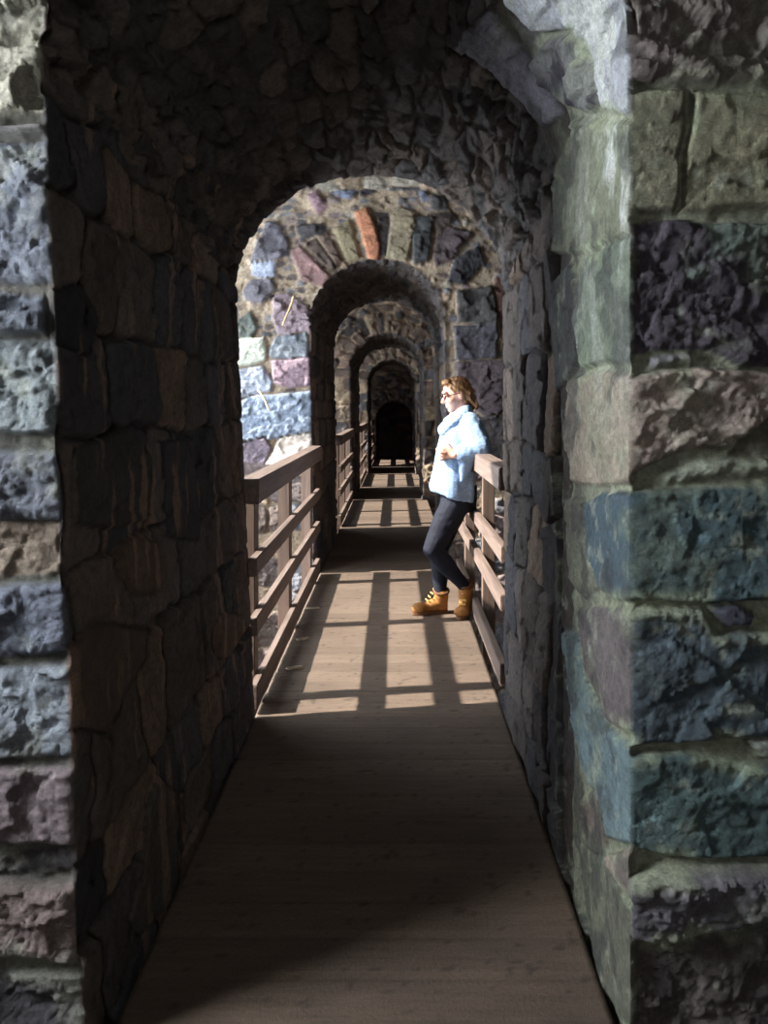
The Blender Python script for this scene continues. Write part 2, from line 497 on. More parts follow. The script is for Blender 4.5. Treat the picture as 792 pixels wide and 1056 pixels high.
left_face = [
    st(px(FY, rect(-90, -60, 38, 122, 3)), G(160, 158, 138), .006, 0, 0, 1.4),
    st(px(FY, rect(-90, 130, 62, 140, 2)), G(130, 130, 130), .028, 0, 0, .5),
    st(px(FY, rect(-90, 146, 52, 292, 4)), G(108, 118, 136), .0, 0, 0, 1.3),
    st(px(FY, rect(-90, 302, 42, 344, 3)), G(92, 102, 118), .01, 0, -.3, 1.1),
    st(px(FY, rect(-90, 350, 54, 450, 4)), G(132, 146, 152), .0, 0, -.1, 1.3),
    st(px(FY, rect(-90, 462, 62, 534, 3)), G(110, 118, 134), .006, 0, 0, 1.2),
    st(px(FY, rect(-90, 538, 56, 594, 3)), G(150, 132, 112), -.012, 0, 0, .9),
    st(px(FY, rect(-90, 600, 70, 675, 3)), G(106, 116, 136), .006, 0, 0, 1.1),
    st(px(FY, rect(-90, 683, 76, 780, 3)), G(136, 148, 162), .004, 0, 0, 1.2),
    st(px(FY, rect(-90, 788, 82, 866, 3)), G(132, 116, 122), .012, 0, 0, 1.0),
    st(px(FY, rect(-90, 872, 88, 896, 3)), G(70, 66, 70), -.02, 0, 0, .8),
    st(px(FY, rect(-90, 904, 90, 985, 3)), G(130, 112, 108), .012, 0, 0, 1.2),
    st(px(FY, rect(-90, 1000, 94, 1150, 3)), G(72, 70, 76), .0, 0, 0, 1.0),
]
LX = -.69
left_jamb = [
    st(jb(LX, [(134, 565), (150, 553), (170, 560), (178, 590), (172, 614), (152, 616), (138, 600)]), G(112, 88, 66), .016, 0, 0, .4),
    st(jb(LX, [(80, 680), (100, 650), (130, 642), (158, 646), (155, 680), (138, 706), (120, 758), (84, 752)]), G(104, 82, 66), .016, 0, 0, .4),
    st(jb(LX, [(214, 650), (226, 630), (242, 634), (246, 650), (228, 682), (216, 680)]), G(108, 84, 66), .016, 0, 0, .4),
    st(jb(LX, [(152, 830), (164, 800), (178, 815), (176, 920), (164, 940), (140, 965), (130, 950), (146, 900)]), G(96, 88, 78), .012, 0, 0, .3),
    st(jb(LX, [(84, 300), (116, 290), (130, 330), (118, 370), (86, 356)]), G(48, 48, 54), .0, 0, 0, .6),
    st(jb(LX, [(100, 460), (150, 440), (168, 470), (164, 540), (130, 548), (100, 540)]), G(72, 66, 62), .01, 0, 0, .8),
    st(jb(LX, [(176, 455), (200, 448), (210, 500), (208, 556), (178, 556)]), G(58, 58, 66), .012, 0, 0, .6),
]
right_face = [([(a - .035 if a < .56 else a, b) for a, b in p_[0]],) + p_[1:] for p_ in right_face]
left_face = [([(a + .02 if a > -.95 else a, b) for a, b in p_[0]],) + p_[1:] for p_ in left_face]
zoneRF = [(.40, -.05), (.98, -.05), (.98, 2.42), (.40, 2.42)]
zoneLF = [(-1.05, -.05), (-.55, -.05), (-.55, 2.42), (-1.05, 2.42)]
zoneRJ = [(1.7, 0.0), (2.42, 0.0), (2.52, 2.3), (2.52, 2.62), (1.7, 2.62)]

pn1 = (-.70, -.79, .535, .53, 2.22, 2.86)
pf1 = (-.645, -.735, .51, .505, 1.98, 2.50)


def merge_polys(zone_lst):
    return zone_lst


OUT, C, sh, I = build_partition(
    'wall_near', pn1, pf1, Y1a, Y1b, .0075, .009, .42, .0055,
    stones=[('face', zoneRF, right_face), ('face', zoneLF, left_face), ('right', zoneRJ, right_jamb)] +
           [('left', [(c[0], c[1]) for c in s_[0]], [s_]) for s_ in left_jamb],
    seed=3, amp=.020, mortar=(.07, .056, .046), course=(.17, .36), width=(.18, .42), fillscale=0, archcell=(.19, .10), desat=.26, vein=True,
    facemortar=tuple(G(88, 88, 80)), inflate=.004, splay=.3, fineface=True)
P, q = I['P'], I['q']
# lime bleeding down the passage side, lichen and pale lime along the lit corner
st_ = fbm(P * np.array([1, 1, .12]), 22, 4, 200)
fac = I['kf'] == 1
C = blend(C, sstep(.18, .42, st_) * fac * (P[:, 2] < 2.3) * (P[:, 0] < 0) * .7, G(160, 132, 112))
lich = fbm(P, 6, 5, 210); lich2 = fbm(P, 17, 5, 220, .65)
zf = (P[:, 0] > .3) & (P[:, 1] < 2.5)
C = blend(C, sstep(.0, .35, lich + lich2 * .5) * zf * .32, G(136, 148, 122))
C = blend(C, sstep(.22, .4, lich2) * zf * .5, G(168, 176, 160))
drip = fbm(P * np.array([1, .6, .2]), 16, 5, 230, .65)
near = sstep(2.02, 1.86, P[:, 1] + .05 * drip) * sstep(1.72, 1.86, P[:, 2]) + .35 * sstep(1.3, 1.6, P[:, 2]) * sstep(2.5, 2.2, P[:, 1])
C = blend(C, sstep(-.1, .2, drip) * (P[:, 0] > .3) * fac * near * .75, G(206, 212, 208))
crust = (P[:, 0] > .3) & (P[:, 1] < 2.3) & (P[:, 2] < 2.5)
C = blend(C, sstep(.55, .1, I['mc'][:, 0]) * crust * .6, G(176, 184, 160))
rim = sstep(.03, .0, np.abs(I['e'] - .012)) * crust * sstep(.05, .3, fbm(P, 8, 3, 260))
C = blend(C, rim * .6, G(178, 190, 160))
pit = sstep(.12, .4, fbm(P, 13, 4, 270)) * (I['kf'] == 0)
C = blend(C, pit * .12, (.025, .024, .028))
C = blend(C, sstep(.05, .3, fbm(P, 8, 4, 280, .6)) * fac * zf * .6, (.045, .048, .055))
green = (I['kf'] == 0) & (P[:, 0] > 0) & (np.abs(P[:, 0] - .74) < .09) & (np.abs(P[:, 2] - 1.78) < .06)
C = blend(C, sstep(-.2, .1, fbm(P, 12, 3, 240)) * green * .8, G(112, 128, 118))
lf = (P[:, 0] < -.6) & (I['kf'] == 0)
C = blend(C, sstep(.1, .4, lich + lich2 * .6) * lf * .5, G(160, 164, 150))
o = grid_obj('wall_near', OUT.reshape(*sh, 3), C, ROCK)
tag(o, 'nearest thick rubble stone wall pierced by the dark round arched passage', None, None, 'structure')

# ---------------------------------------------------------------- wall 2
Y2a, Y2b = 6.7, 9.15
T2 = lambda lst: [(220 + a / 2.329, 160 + b / 2.329) for a, b in lst]      # noted from an enlarged look
S2 = lambda lst: [(230 + a / 3.77, 200 + b / 3.77) for a, b in lst]
W = Y2a
w2 = [
    st(px(W, S2([(105, 262), (135, 190), (165, 112), (205, 120), (250, 190), (248, 240), (195, 258)])), G(104, 102, 112), .02, 0, 0, 1.2),
    st(px(W, S2([(110, 272), (196, 268), (198, 318), (140, 326), (114, 312)])), G(160, 172, 196), .0, 0, 0, .5),
    st(px(W, S2([(82, 380), (110, 340), (190, 338), (196, 376), (150, 428), (92, 410)])), G(118, 114, 124), .015, 0, 0, 1),
    st(px(W, S2([(205, 400), (250, 392), (330, 440), (338, 536), (215, 546), (190, 480)])), G(160, 138, 148), .02, 0, 0, 1.2),
    st(px(W, S2([(46, 500), (100, 462), (128, 520), (110, 560), (50, 560)])), G(96, 106, 100), .01, 0, 0, 1),
    st(px(W, S2([(46, 566), (155, 562), (163, 640), (110, 660), (46, 668)])), G(196, 204, 184), .02, 0, 0, .7),
    st(px(W, S2([(182, 600), (200, 560), (322, 544), (326, 630), (250, 642), (186, 632)])), G(128, 138, 148), .015, 0, 0, 1),
    st(px(W, S2([(188, 650), (334, 640), (338, 740), (260, 748), (196, 730)])), G(156, 128, 142), .02, 0, 0, 1),
    st(px(W, S2([(46, 690), (150, 672), (184, 730), (180, 762), (100, 780), (56, 786)])), G(146, 156, 174), .01, 0, 0, 1),
    st(px(W, S2([(60, 820), (110, 790), (338, 768), (342, 920), (200, 946), (44, 966)])), G(126, 144, 168), .028, 0, 0, 1.1),
    st(px(W, S2([(54, 980), (170, 946), (184, 980), (150, 1056), (60, 1090)])), G(122, 108, 122), .01, 0, 0, 1.2),
    st(px(W, S2([(160, 1060), (230, 950), (330, 934), (352, 980), (346, 1150), (150, 1150)])), G(214, 200, 184), .02, 0, 0, 1),
    # voussoirs
    st(px(W, T2([(183, 232), (205, 222), (276, 290), (262, 312), (215, 300)])), G(150, 112, 108), .02, 0, 0, .8),
    st(px(W, T2([(222, 214), (252, 200), (300, 262), (286, 276), (250, 252)])), G(92, 76, 66), .01),
    st(px(W, T2([(252, 196), (276, 184), (308, 252), (296, 262)])), G(118, 96, 82), .02),
    st(px(W, T2([(296, 180), (330, 160), (350, 246), (326, 254)])), G(150, 138, 100), .012, 0, 0, .6),
    st(px(W, T2([(345, 140), (372, 130), (406, 240), (378, 252)])), G(196, 120, 72), .03, 0, 0, .5),
    st(px(W, T2([(424, 150), (446, 128), (484, 140), (474, 200), (462, 250), (420, 246), (418, 190)])), G(158, 144, 112), .028, 0, 0, .6),
    st(px(W, T2([(396, 140), (418, 140), (414, 240), (404, 240)])), G(72, 64, 62), .0),
    st(px(W, T2([(492, 150), (528, 150), (512, 250), (480, 258), (478, 200)])), G(72, 76, 78), .03),
    st(px(W, T2([(548, 170), (618, 190), (570, 250), (532, 262), (528, 240)])), G(92, 78, 80), .02),
    st(px(W, T2([(530, 160), (556, 120), (580, 150), (548, 190)])), G(80, 66, 60), .01),
    st(px(W, T2([(580, 250), (640, 222), (648, 262), (600, 310), (560, 308)])), G(62, 62, 68), .028),
    st(px(W, T2([(584, 330), (664, 318), (682, 372), (676, 402), (590, 400)])), G(80, 78, 76), .02),
    st(px(W, T2([(578, 414), (676, 408), (680, 484), (584, 490)])), G(84, 82, 90), .015),
    st(px(W, T2([(584, 498), (700, 492), (716, 600), (660, 640), (590, 560)])), G(98, 84, 88), .015),
    st(px(W, T2([(600, 640), (716, 620), (730, 760), (620, 780)])), G(86, 78, 78), .01),
    st(px(W, T2([(676, 300), (700, 300), (704, 400), (684, 392)])), G(124, 90, 78), .0),
    st(px(W, T2([(290, 70), (310, 58), (346, 92), (330, 104), (300, 98)])), G(120, 132, 160), .01),
    st(px(W, T2([(228, 100), (246, 84), (272, 128), (256, 140)])), G(156, 120, 132), .01),
    st(px(W, T2([(200, 176), (262, 168), (270, 184), (212, 202)])), G(76, 74, 78), .02),
    st(px(W, T2([(346, 70), (372, 56), (386, 90), (356, 100)])), G(66, 62, 70), .0),
    st(px(W, T2([(500, 80), (514, 78), (520, 104), (508, 110)])), G(96, 110, 134), .0),
    st(px(W, T2([(524, 96), (552, 100), (560, 134), (528, 130)])), G(84, 82, 84), .02),
]
pn2 = (-.70, -.735, .46, .445, 2.14, 2.71)
pf2 = (-.69, -.72, .50, .47, 2.12, 2.69)
zone2 = [(-1.55, 1.0), (1.15, .6), (1.15, 3.3), (-1.55, 3.3)]
OUT, C, sh, I = build_partition('wall_middle', pn2, pf2, Y2a, Y2b, .0125, .03, .85, .0125, stones=[('face', zone2, w2)],
                                seed=8, amp=.024, facepal=LITPAL, mortar=(.17, .13, .10), facemortar=tuple(G(180, 158, 128)), inflate=.018, desat=.25, vein=True, splay=.3,
                                fillscale=.06, facet=1.0, course=(.18, .3), width=(.2, .5))
o = grid_obj('wall_middle', OUT.reshape(*sh, 3), C, ROCK)
tag(o, 'second stone cross wall behind the person, sunlit rubble around an arch', None, None, 'structure')

# ---------------------------------------------------------------- walls 3, 4 and the end wall
pn3 = (-.66, -.69, .45, .45, 2.02, 2.57)
pf3 = (-.62, -.64, .45, .45, 2.0, 2.50)
Y3a, Y3b = 12.0, 13.8
OUT, C, sh, I = build_partition('wall_far', pn3, pf3, Y3a, Y3b, .022, .06, .6, .022, seed=14, amp=.026, facepal=FARPAL,
                                facemortar=tuple(G(206, 172, 130)), mortar=(.17, .13, .10), facet=1, splay=.3, course=(.18, .28), width=(.2, .45))
tag(grid_obj('wall_far', OUT.reshape(*sh, 3), C, ROCKFAR), 'third stone cross wall with smaller looking arch along the walkway', None, None, 'structure')
pn4 = (-.56, -.58, .47, .47, 1.95, 2.46)
Y4a, Y4b = 16.6, 18.5
OUT, C, sh, I = build_partition('wall_distant', pn4, pn4, Y4a, Y4b, .03, .08, .5, .03, seed=19, amp=.028, facepal=FARPAL,
                                facemortar=tuple(G(206, 176, 134)), mortar=(.17, .13, .10), facet=1, splay=.3, course=(.18, .28), width=(.2, .45))
tag(grid_obj('wall_distant', OUT.reshape(*sh, 3), C, ROCKFAR), 'fourth stone cross wall, the smallest lit arch in the row', None, None, 'structure')
pn5 = (-.52, -.52, .52, .52, 1.05, 1.62)
Y5a, Y5b = 21.4, 24.0
OUT, C, sh, I = build_partition('wall_end', pn5, pn5, Y5a, Y5b, .03, .12, 1.2, .03, seed=23, amp=.03, facepal=VOUPAL,
                                facemortar=tuple(G(130, 110, 90)), mortar=(.1, .08, .07), facet=1, course=(.18, .3), width=(.2, .45))
tag(grid_obj('wall_end', OUT.reshape(*sh, 3), C, ROCKFAR), 'end wall with low dark doorway closing the walkway', None, None, 'structure')


# ---------------------------------------------------------------- plain surfaces of the bays
def surf(name, origin, eu, ev, nu, nv, su, sv, n, seed, pal, amp=.03, cell=(.3, .2), mcol=(.2, .17, .13), label=None, kind='structure', flip=False, mat=None, ground=False):
    uu, vv = np.meshgrid(np.linspace(0, su, nu), np.linspace(0, sv, nv), indexing='ij')
    uf, vf = uu.reshape(-1), vv.reshape(-1)
    P = np.array(origin) + uf[:, None] * np.array(eu) + vf[:, None] * np.array(ev)
    q = P + seed * 2.3
    wu, wv = fbm(q, 3.5, 3, 5) * .06, fbm(q, 3.5, 3, 8) * .05
    cid, e, cu, cv = vor2(uf + wu, vf + wv, cell[0], cell[1], seed)
    z0 = np.zeros_like(cid)
    d = sstep(.0, amp, e) * amp * 1.6 + (_h(cid, z0, z0, seed) - .5) * amp + facets(P, 6, seed) * .05 + fbm(q, 9, 4, 3) * .02
    if ground:
        d = d + fbm(q, 1.2, 3, 33) * .12
    P = P + np.array(n) * d[:, None]
    mc = sstep(0, .012, e)[:, None]
    C = (np.array(mcol) * (1 - mc) + palette_pick(cid, pal, seed) * mc) * (1 + .35 * fbm(q, 8, 3, 90)[:, None])
    o = grid_obj(name, P.reshape(nu, nv, 3), C, mat or ROCKFAR, flip)
    return tag(o, label, None, None, kind)


surf('wall_right', (2.2, -2.6, -1.2), (0, 1, 0), (0, 0, 1), 700, 150, 27.6, 5.6, (-1, 0, 0), 31, DARKPAL, label='closed rubble stone side wall right of the walkway')
surf('ceiling', (-2.6, -2.6, 4.1), (1, 0, 0), (0, 1, 0), 130, 600, 5.0, 27.6, (0, 0, -1), 32, DARKPAL, label='rough stone vault over the bays')
surf('wall_back', (-2.6, -2.4, -1.2), (1, 0, 0), (0, 0, 1), 100, 110, 5.0, 5.4, (0, 1, 0), 33, DARKPAL, label='stone wall behind the viewer')
surf('trim_ground', (-7, -2.6, -.95), (1, 0, 0), (0, 1, 0), 240, 700, 9.3, 27.6, (0, 0, 1), 34, LITPAL, amp=.04, cell=(.2, .16), ground=True,
     mcol=(.25, .2, .14), label='rubble ground lying below the walkway and outside')


surf('wall_back', (-2.6, 24.2, -1.2), (1, 0, 0), (0, 0, 1), 60, 60, 5.0, 5.6, (0, -1, 0), 36, DARKPAL, label='dark masonry closing the passage beyond the low end doorway')
# side wall on the daylight side: one arched opening per bay
def left_bay(name, ya, yb, y0, y1, hs, ha, seed, label):
    """opening between y0 and y1 in the wall stretch ya..yb at x = -2.4 (inner) to -2.9"""
    ym = (ya + yb) / 2
    OUT, C, sh, I = build_partition(name, (y0 - ym, y0 - ym, y1 - ym, y1 - ym, hs, ha), (y0 - ym, y0 - ym, y1 - ym, y1 - ym, hs, ha), 0, .5,
                                    .05, .06, .5, .05, seed=seed, amp=.03, xmin=ya - ym, xmax=yb - ym, zmax=4.3, facet=0,
                                    facepal=DARKPAL, pal=LITPAL)
    # turn: local x -> world y, local y (depth) -> world -x
    O = np.stack([-2.4 - OUT[:, 1], OUT[:, 0] + ym, OUT[:, 2]], -1)
    tag(grid_obj(name, O.reshape(*sh, 3), C, ROCKFAR), label, None, None, 'structure')


left_bay('wall_left', 2.2, 7.4, 3.05, 6.66, 2.7, 4.05, 41, 'stone side wall with arched daylight opening left of the near bay')
left_bay('wall_left', 8.3, 12.6, 8.75, 11.95, 2.1, 3.8, 42, 'stone side wall with arched daylight opening left of the second bay')
left_bay('wall_left', 13.0, 17.2, 13.4, 16.55, 2.1, 3.5, 43, 'stone side wall with arched daylight opening left of the third bay')
left_bay('wall_left', 18.3, 21.6, 18.7, 20.9, 1.8, 2.6, 44, 'stone side wall with arched daylight opening left of the last bay')
left_bay('wall_left', -2.6, 2.2, .1, 1.55, 3.3, 3.8, 45, 'stone side wall with tall narrow opening beside the viewer')
# added unseen wall: keeps the direct sun out of the viewer's bay
surf('wall_sunblock', (-6.2, -3.2, -1.2), (0, 1, 0), (0, 0, 1), 120, 160, 4.6, 8.0, (1, 0, 0), 35, LITPAL, label='unseen stone wall added left of the ruin to block direct sun')

# ---------------------------------------------------------------- deck
MF, N, L, B = nodes('walkway_planks')
at = N.new('ShaderNodeVertexColor'); at.layer_name = 'Col'
n1 = noise_node(N, L, 1, 8, .7, mapscale=(4, 40, 10)); n2 = noise_node(N, L, 90, 6, .8)
mx = N.new('ShaderNodeVectorMath'); mx.operation = 'SCALE'
ad = N.new('ShaderNodeMath'); ad.operation = 'ADD'; L.new(n1.outputs['Fac'], ad.inputs[0]); L.new(n2.outputs['Fac'], ad.inputs[1])
L.new(at.outputs['Color'], mx.inputs[0]); L.new(ad.outputs['Value'], mx.inputs['Scale']); L.new(mx.outputs['Vector'], B.inputs['Base Color'])
bb = N.new('ShaderNodeBump'); bb.inputs['Distance'].default_value = .004; L.new(n2.outputs['Fac'], bb.inputs['Height']); L.new(bb.outputs['Normal'], B.inputs['Normal'])
B.inputs['Roughness'].default_value = .85; B.inputs['Specular IOR Level'].default_value = .25
ys = np.arange(-2.3, 22.6, .0125); xs = np.linspace(-.645, .51, 70)
xg, yg = np.meshgrid(xs, ys, indexing='ij')
P = np.stack([xg.reshape(-1), yg.reshape(-1), 0 * xg.reshape(-1)], -1)
pl = np.floor(P[:, 1] / .15); fr = P[:, 1] / .15 - pl
z0 = np.zeros(len(pl), np.int64)
ph = _h(pl.astype(np.int64), z0, z0, 3)
P[:, 2] += (ph - .5) * .003 + fbm(P, 9, 3, 5) * .0012 - .004 * ((fr < .05) | (fr > .95))
dust = sstep(-.35, .35, fbm(P, 2.2, 5, 9))
Cd = np.array([.112, .083, .062]) * (.86 + .28 * ph[:, None]) * (1 + .22 * dust[:, None])
spk = sstep(.42, .55, fbm(P, 38, 3, 12))
Cd = blend(Cd, spk * .6, (.03, .022, .018))
dirt_shade = sstep(.0, .5, fbm(P, 1.3, 4, 22)) * (P[:, 1] < 3.6)  # dirt plus painted shade, kept to the dim near stretch of deck
Cd = blend(Cd, dirt_shade * .45, (.042, .035, .033))
# edge skirts give the planks their thickness
top = P.reshape(len(xs), len(ys), 3)
ea, eb = top[:1].copy(), top[-1:].copy(); ea[..., 2] = -.06; eb[..., 2] = -.06
Pall = np.concatenate([ea, top, eb]); Cg = Cd.reshape(len(xs), len(ys), 3)
Call = np.concatenate([Cg[:1], Cg, Cg[-1:]]).reshape(-1, 3)
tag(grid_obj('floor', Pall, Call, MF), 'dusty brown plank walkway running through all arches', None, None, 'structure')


# ---------------------------------------------------------------- mesh helpers
def bm_obj(name, bm, mat, parent=None, smooth=False):
    me = bpy.data.meshes.new(name); bm.to_mesh(me); bm.free()
    me.materials.append(mat)
    if smooth:
        for p in me.polygons: p.use_smooth = True
    o = bpy.data.objects.new(name, me); COL.objects.link(o)
    if parent: o.parent = parent
    return o


def box_bm(x0, x1, y0, y1, z0, z1, bev=.005, wob=.002, seed=0):
    bm = bmesh.new()
    bmesh.ops.create_cube(bm, size=1)
    rng = random.Random(seed)
    for v in bm.verts:
        v.co = Vector(((x0 + x1) / 2 + v.co.x * (x1 - x0) + rng.uniform(-wob, wob), (y0 + y1) / 2 + v.co.y * (y1 - y0),
                       (z0 + z1) / 2 + v.co.z * (z1 - z0) + rng.uniform(-wob, wob)))
    bmesh.ops.bevel(bm, geom=bm.edges[:], offset=bev, segments=2, affect='EDGES')
    return bm


WOOD = mat_wood('railing_wood', (.085, .058, .046), (.20, .148, .120), rough=.65, axis=(38, 2.2, 38))
WOODP = mat_wood('post_wood', (.085, .056, .042), (.19, .13, .10), rough=.65, axis=(38, 38, 2.2))


def railing(side, y0, y1, posts, label, xi, top=1.10):
    """side -1 left, +1 right; xi = the face towards the walkway"""
    r = empty('railing', (xi, y0, 0))
    s = side
    def bx(nm, xa, xb, ya, yb, za, zb, m, sd):
        bm = box_bm(min(xa, xb) - xi, max(xa, xb) - xi, ya - y0, yb - y0, za, zb, seed=sd)
        return bm_obj(nm, bm, m, r)
    bx('handrail', xi - s * .012, xi + s * .085, y0, y1, top - .115, top, WOOD, 1)
    for k, (z, hh) in enumerate([(.735, .085), (.455 if side < 0 else .49, .085), (.14, .115)]):
        bx('rail', xi, xi + s * .04, y0 + .02 * k, y1, z - hh, z, WOOD, 5 + k)
    for k, yp in enumerate(posts):
        bx('post', xi + s * .0405, xi + s * .118, yp - .05, yp + .05, -.23, top - .116, WOODP, 20 + k)
    return tag(r, label, 'railing', 'timber railings along the walkway')


XL, XR = -.635, .53
railing(-1, 3.56, 6.64, (3.8, 5.05, 6.3), 'brown timber railing left of the walkway in the nearest bay', XL)
railing(1, 3.86, 6.64, (3.95, 5.05, 6.3), 'brown timber railing the person leans on', XR, 1.13)
railing(-1, 9.2, 11.95, (9.4, 10.6, 11.8), 'brown timber railing left of the walkway in the second bay', XL)
railing(-1, 13.85, 16.55, (14.0, 15.2, 16.4), 'brown timber railing left of the walkway in the third bay', XL + .04)
railing(-1, 18.55, 21.3, (18.7, 19.9, 21.1), 'brown timber railing left of the walkway in the last bay', -.56)

# dry stalks stuck in the sunlit masonry
STRAW = mat_plain('dry_stalk', G(190, 160, 110), G(220, 196, 150))


def stalk(p0, p1, lab):
    a = Vector(((p0[0] - CX) * 6.62 / F, 6.62, H - (p0[1] - CY) * 6.62 / F)); b = Vector(((p1[0] - CX) * 6.55 / F, 6.55, H - (p1[1] - CY) * 6.55 / F))
    bm = bmesh.new()
    n = 6; prev = None
    for i in range(9):
        t = i / 8
        c = a.lerp(b, t) + Vector((math.sin(t * 5) * .006, 0, math.sin(t * 3) * .004)) - a
        rr = .011 * (1 - .4 * t) * (1.25 if i in (3, 6) else 1)
        ring = [bm.verts.new(c + Vector((math.cos(k * 2 * PI / n) * rr, math.sin(k * 2 * PI / n) * rr, 0))) for k in range(n)]
        if prev:
            for k in range(n): bm.faces.new((prev[k], prev[(k + 1) % n], ring[(k + 1) % n], ring[k]))
        else: bm.faces.new(ring[::-1])
        prev = ring
    bm.faces.new(prev)
    o = bm_obj('dry_stalk', bm, STRAW, None, True); o.location = a
    tag(o, lab, 'stalk', 'dry stalks in the sunlit wall')


stalk((267, 403), (279, 424), 'short pale dry stalk lying across the big blue stone')
stalk((303, 305), (292, 336), 'long pale dry stalk beside the pink stone left of the second arch')

SUNLIT_END = mat_plain('sunlit_plank_tone', G(150, 134, 116), G(176, 160, 140))  # pale pieces added in place of plank ends catching the sun
for k, (x, y) in enumerate([(303, 690), (312, 660), (322, 628)]):
    Yc = H * F / (y - CY); c = Vector(((x - CX) * Yc / F, Yc, .004))
    bm = bmesh.new(); rg = random.Random(k)
    n = 9
    ang = [i * 2 * PI / n for i in range(n)]
    rad = [(.045 + rg.uniform(-.012, .012)) for _ in ang]
    lo = [bm.verts.new((math.cos(a) * q_, math.sin(a) * q_ * .42, 0)) for a, q_ in zip(ang, rad)]
    hi = [bm.verts.new((math.cos(a) * q_ * .92, math.sin(a) * q_ * .36, .007 + rg.uniform(0, .004))) for a, q_ in zip(ang, rad)]
    for i in range(n): bm.faces.new((lo[i], lo[(i + 1) % n], hi[(i + 1) % n], hi[i]))
    bm.faces.new(lo[::-1]); bm.faces.new(hi)
    o = bm_obj('sunlit_plank_end', bm, SUNLIT_END); o.location = c; o.rotation_euler.z = rg.uniform(-.3, .3)
    tag(o, 'small pale piece added for a sunlit plank end beside the nearest left railing', 'wood chip', 'sunlit plank ends by the left railing')

# ---------------------------------------------------------------- the person
def wp(x, y, Y):
    return Vector(((x - CX) * Y / F, Y, H - (y - CY) * Y / F))


def capsule(bm, a, b, ra, rb, seg=16, sq=None):
    """tapered limb with round ends"""
    a, b = Vector(a), Vector(b)
    d = b - a; L_ = d.length or 1e-6
    z = d / L_
    x = z.orthogonal().normalized(); y = z.cross(x)
    rings = []
    ts = [(-PI / 2 + .25 + i * (PI / 2 - .25) / 4) for i in range(5)]
    prof = [(math.sin(t) * ra, math.cos(t) * ra) for t in ts] + [(L_ + math.sin(-t) * rb, math.cos(t) * rb) for t in ts[::-1]]
    for (h, r) in prof:
        rings.append([bm.verts.new(a + z * h + (x * math.cos(k * 2 * PI / seg) + y * math.sin(k * 2 * PI / seg)) * r) for k in range(seg)])
    for p_, q_ in zip(rings[:-1], rings[1:]):
        for k in range(seg): bm.faces.new((p_[k], p_[(k + 1) % seg], q_[(k + 1) % seg], q_[k]))
    bm.faces.new(rings[0][::-1]); bm.faces.new(rings[-1])


def ell(bm, c, r, rot=(0, 0, 0)):
    M = Matrix.Translation(c) @ (Matrix.Rotation(rot[2], 4, 'Z') @ Matrix.Rotation(rot[1], 4, 'Y') @ Matrix.Rotation(rot[0], 4, 'X')) @ Matrix.Diagonal((*r, 1))
    bmesh.ops.create_uvsphere(bm, u_segments=20, v_segments=14, radius=1, matrix=M)


def loft(bm, rings, seg=28):
    """rings: (centre, rx, ry) ellipses in the horizontal plane, or tilted by an optional 4th (angle about y)"""
    R_ = []
    for rg in rings:
        c, rx, ry = rg[:3]; an = rg[3] if len(rg) > 3 else 0
        M = Matrix.Rotation(an, 3, 'Y')
        R_.append([bm.verts.new(Vector(c) + M @ Vector((math.cos(k * 2 * PI / seg) * rx, math.sin(k * 2 * PI / seg) * ry, 0))) for k in range(seg)])
    for p_, q_ in zip(R_[:-1], R_[1:]):
        for k in range(seg): bm.faces.new((p_[k], p_[(k + 1) % seg], q_[(k + 1) % seg], q_[k]))
    bm.faces.new(R_[0][::-1]); bm.faces.new(R_[-1])


def remesh(name, bm, mat, parent, voxel, smooth=3, disp=None, origin=Vector((0, 0, 0))):
    bmesh.ops.recalc_face_normals(bm, faces=bm.faces[:])
    for v in bm.verts: v.co -= origin
    me = bpy.data.meshes.new(name); bm.to_mesh(me); bm.free()
    o = bpy.data.objects.new(name, me); COL.objects.link(o)
    m = o.modifiers.new('r', 'REMESH'); m.mode = 'VOXEL'; m.voxel_size = voxel; m.use_smooth_shade = True
    s = o.modifiers.new('s', 'SMOOTH'); s.iterations = smooth; s.factor = .5
    bpy.context.view_layer.update()
    dg = bpy.context.evaluated_depsgraph_get()
    me2 = bpy.data.meshes.new_from_object(o.evaluated_get(dg)); o.modifiers.clear(); o.data = me2
    me2.name = name
    n = len(me2.vertices)
    if disp is not None and n:
        co = np.zeros(n * 3, np.float32); me2.vertices.foreach_get('co', co); co = co.reshape(-1, 3)
        no = np.zeros(n * 3, np.float32); me2.vertices.foreach_get('normal', no); no = no.reshape(-1, 3)
        co = co + no * disp(co.astype(np.float64))[:, None]
        me2.vertices.foreach_set('co', co.astype(np.float32).reshape(-1)); me2.update()
    me2.materials.clear(); me2.materials.append(mat)
    for p in me2.polygons: p.use_smooth = True
    o.parent = parent
    return o


SKIN = mat_plain('skin', G(214, 160, 140), G(226, 176, 154), 30, .5, .0004)
KNIT = mat_plain('pale_blue_knit', G(116, 142, 176), G(148, 172, 200), 1, .9, .004, mapscale=(60, 60, 130), spec=.1)
NAVY = mat_plain('navy_denim', G(10, 13, 24), G(20, 25, 40), 60, .8, .001)
TAN = mat_plain('tan_nubuck', G(132, 88, 44), G(166, 116, 62), 30, .75, .001)
SOLE = mat_plain('boot_sole', G(92, 62, 40), G(110, 76, 50), 30, .8, .001)
LACE = mat_plain('lace', G(220, 180, 90), G(235, 200, 120), 60, .7, .0005)
HAIR = mat_plain('brown_hair', G(78, 52, 38), G(176, 132, 88), 1, .5, .004, mapscale=(60, 60, 14), spec=.4)
LINE = mat_plain('glasses_frame', G(30, 24, 24), G(40, 30, 30), 30, .3, .0002)

O = Vector((.36, 5.32, 0))
person = empty('person', O)
tag(person, 'person in pale blue knit poncho and navy trousers leaning on the right railing', 'person')

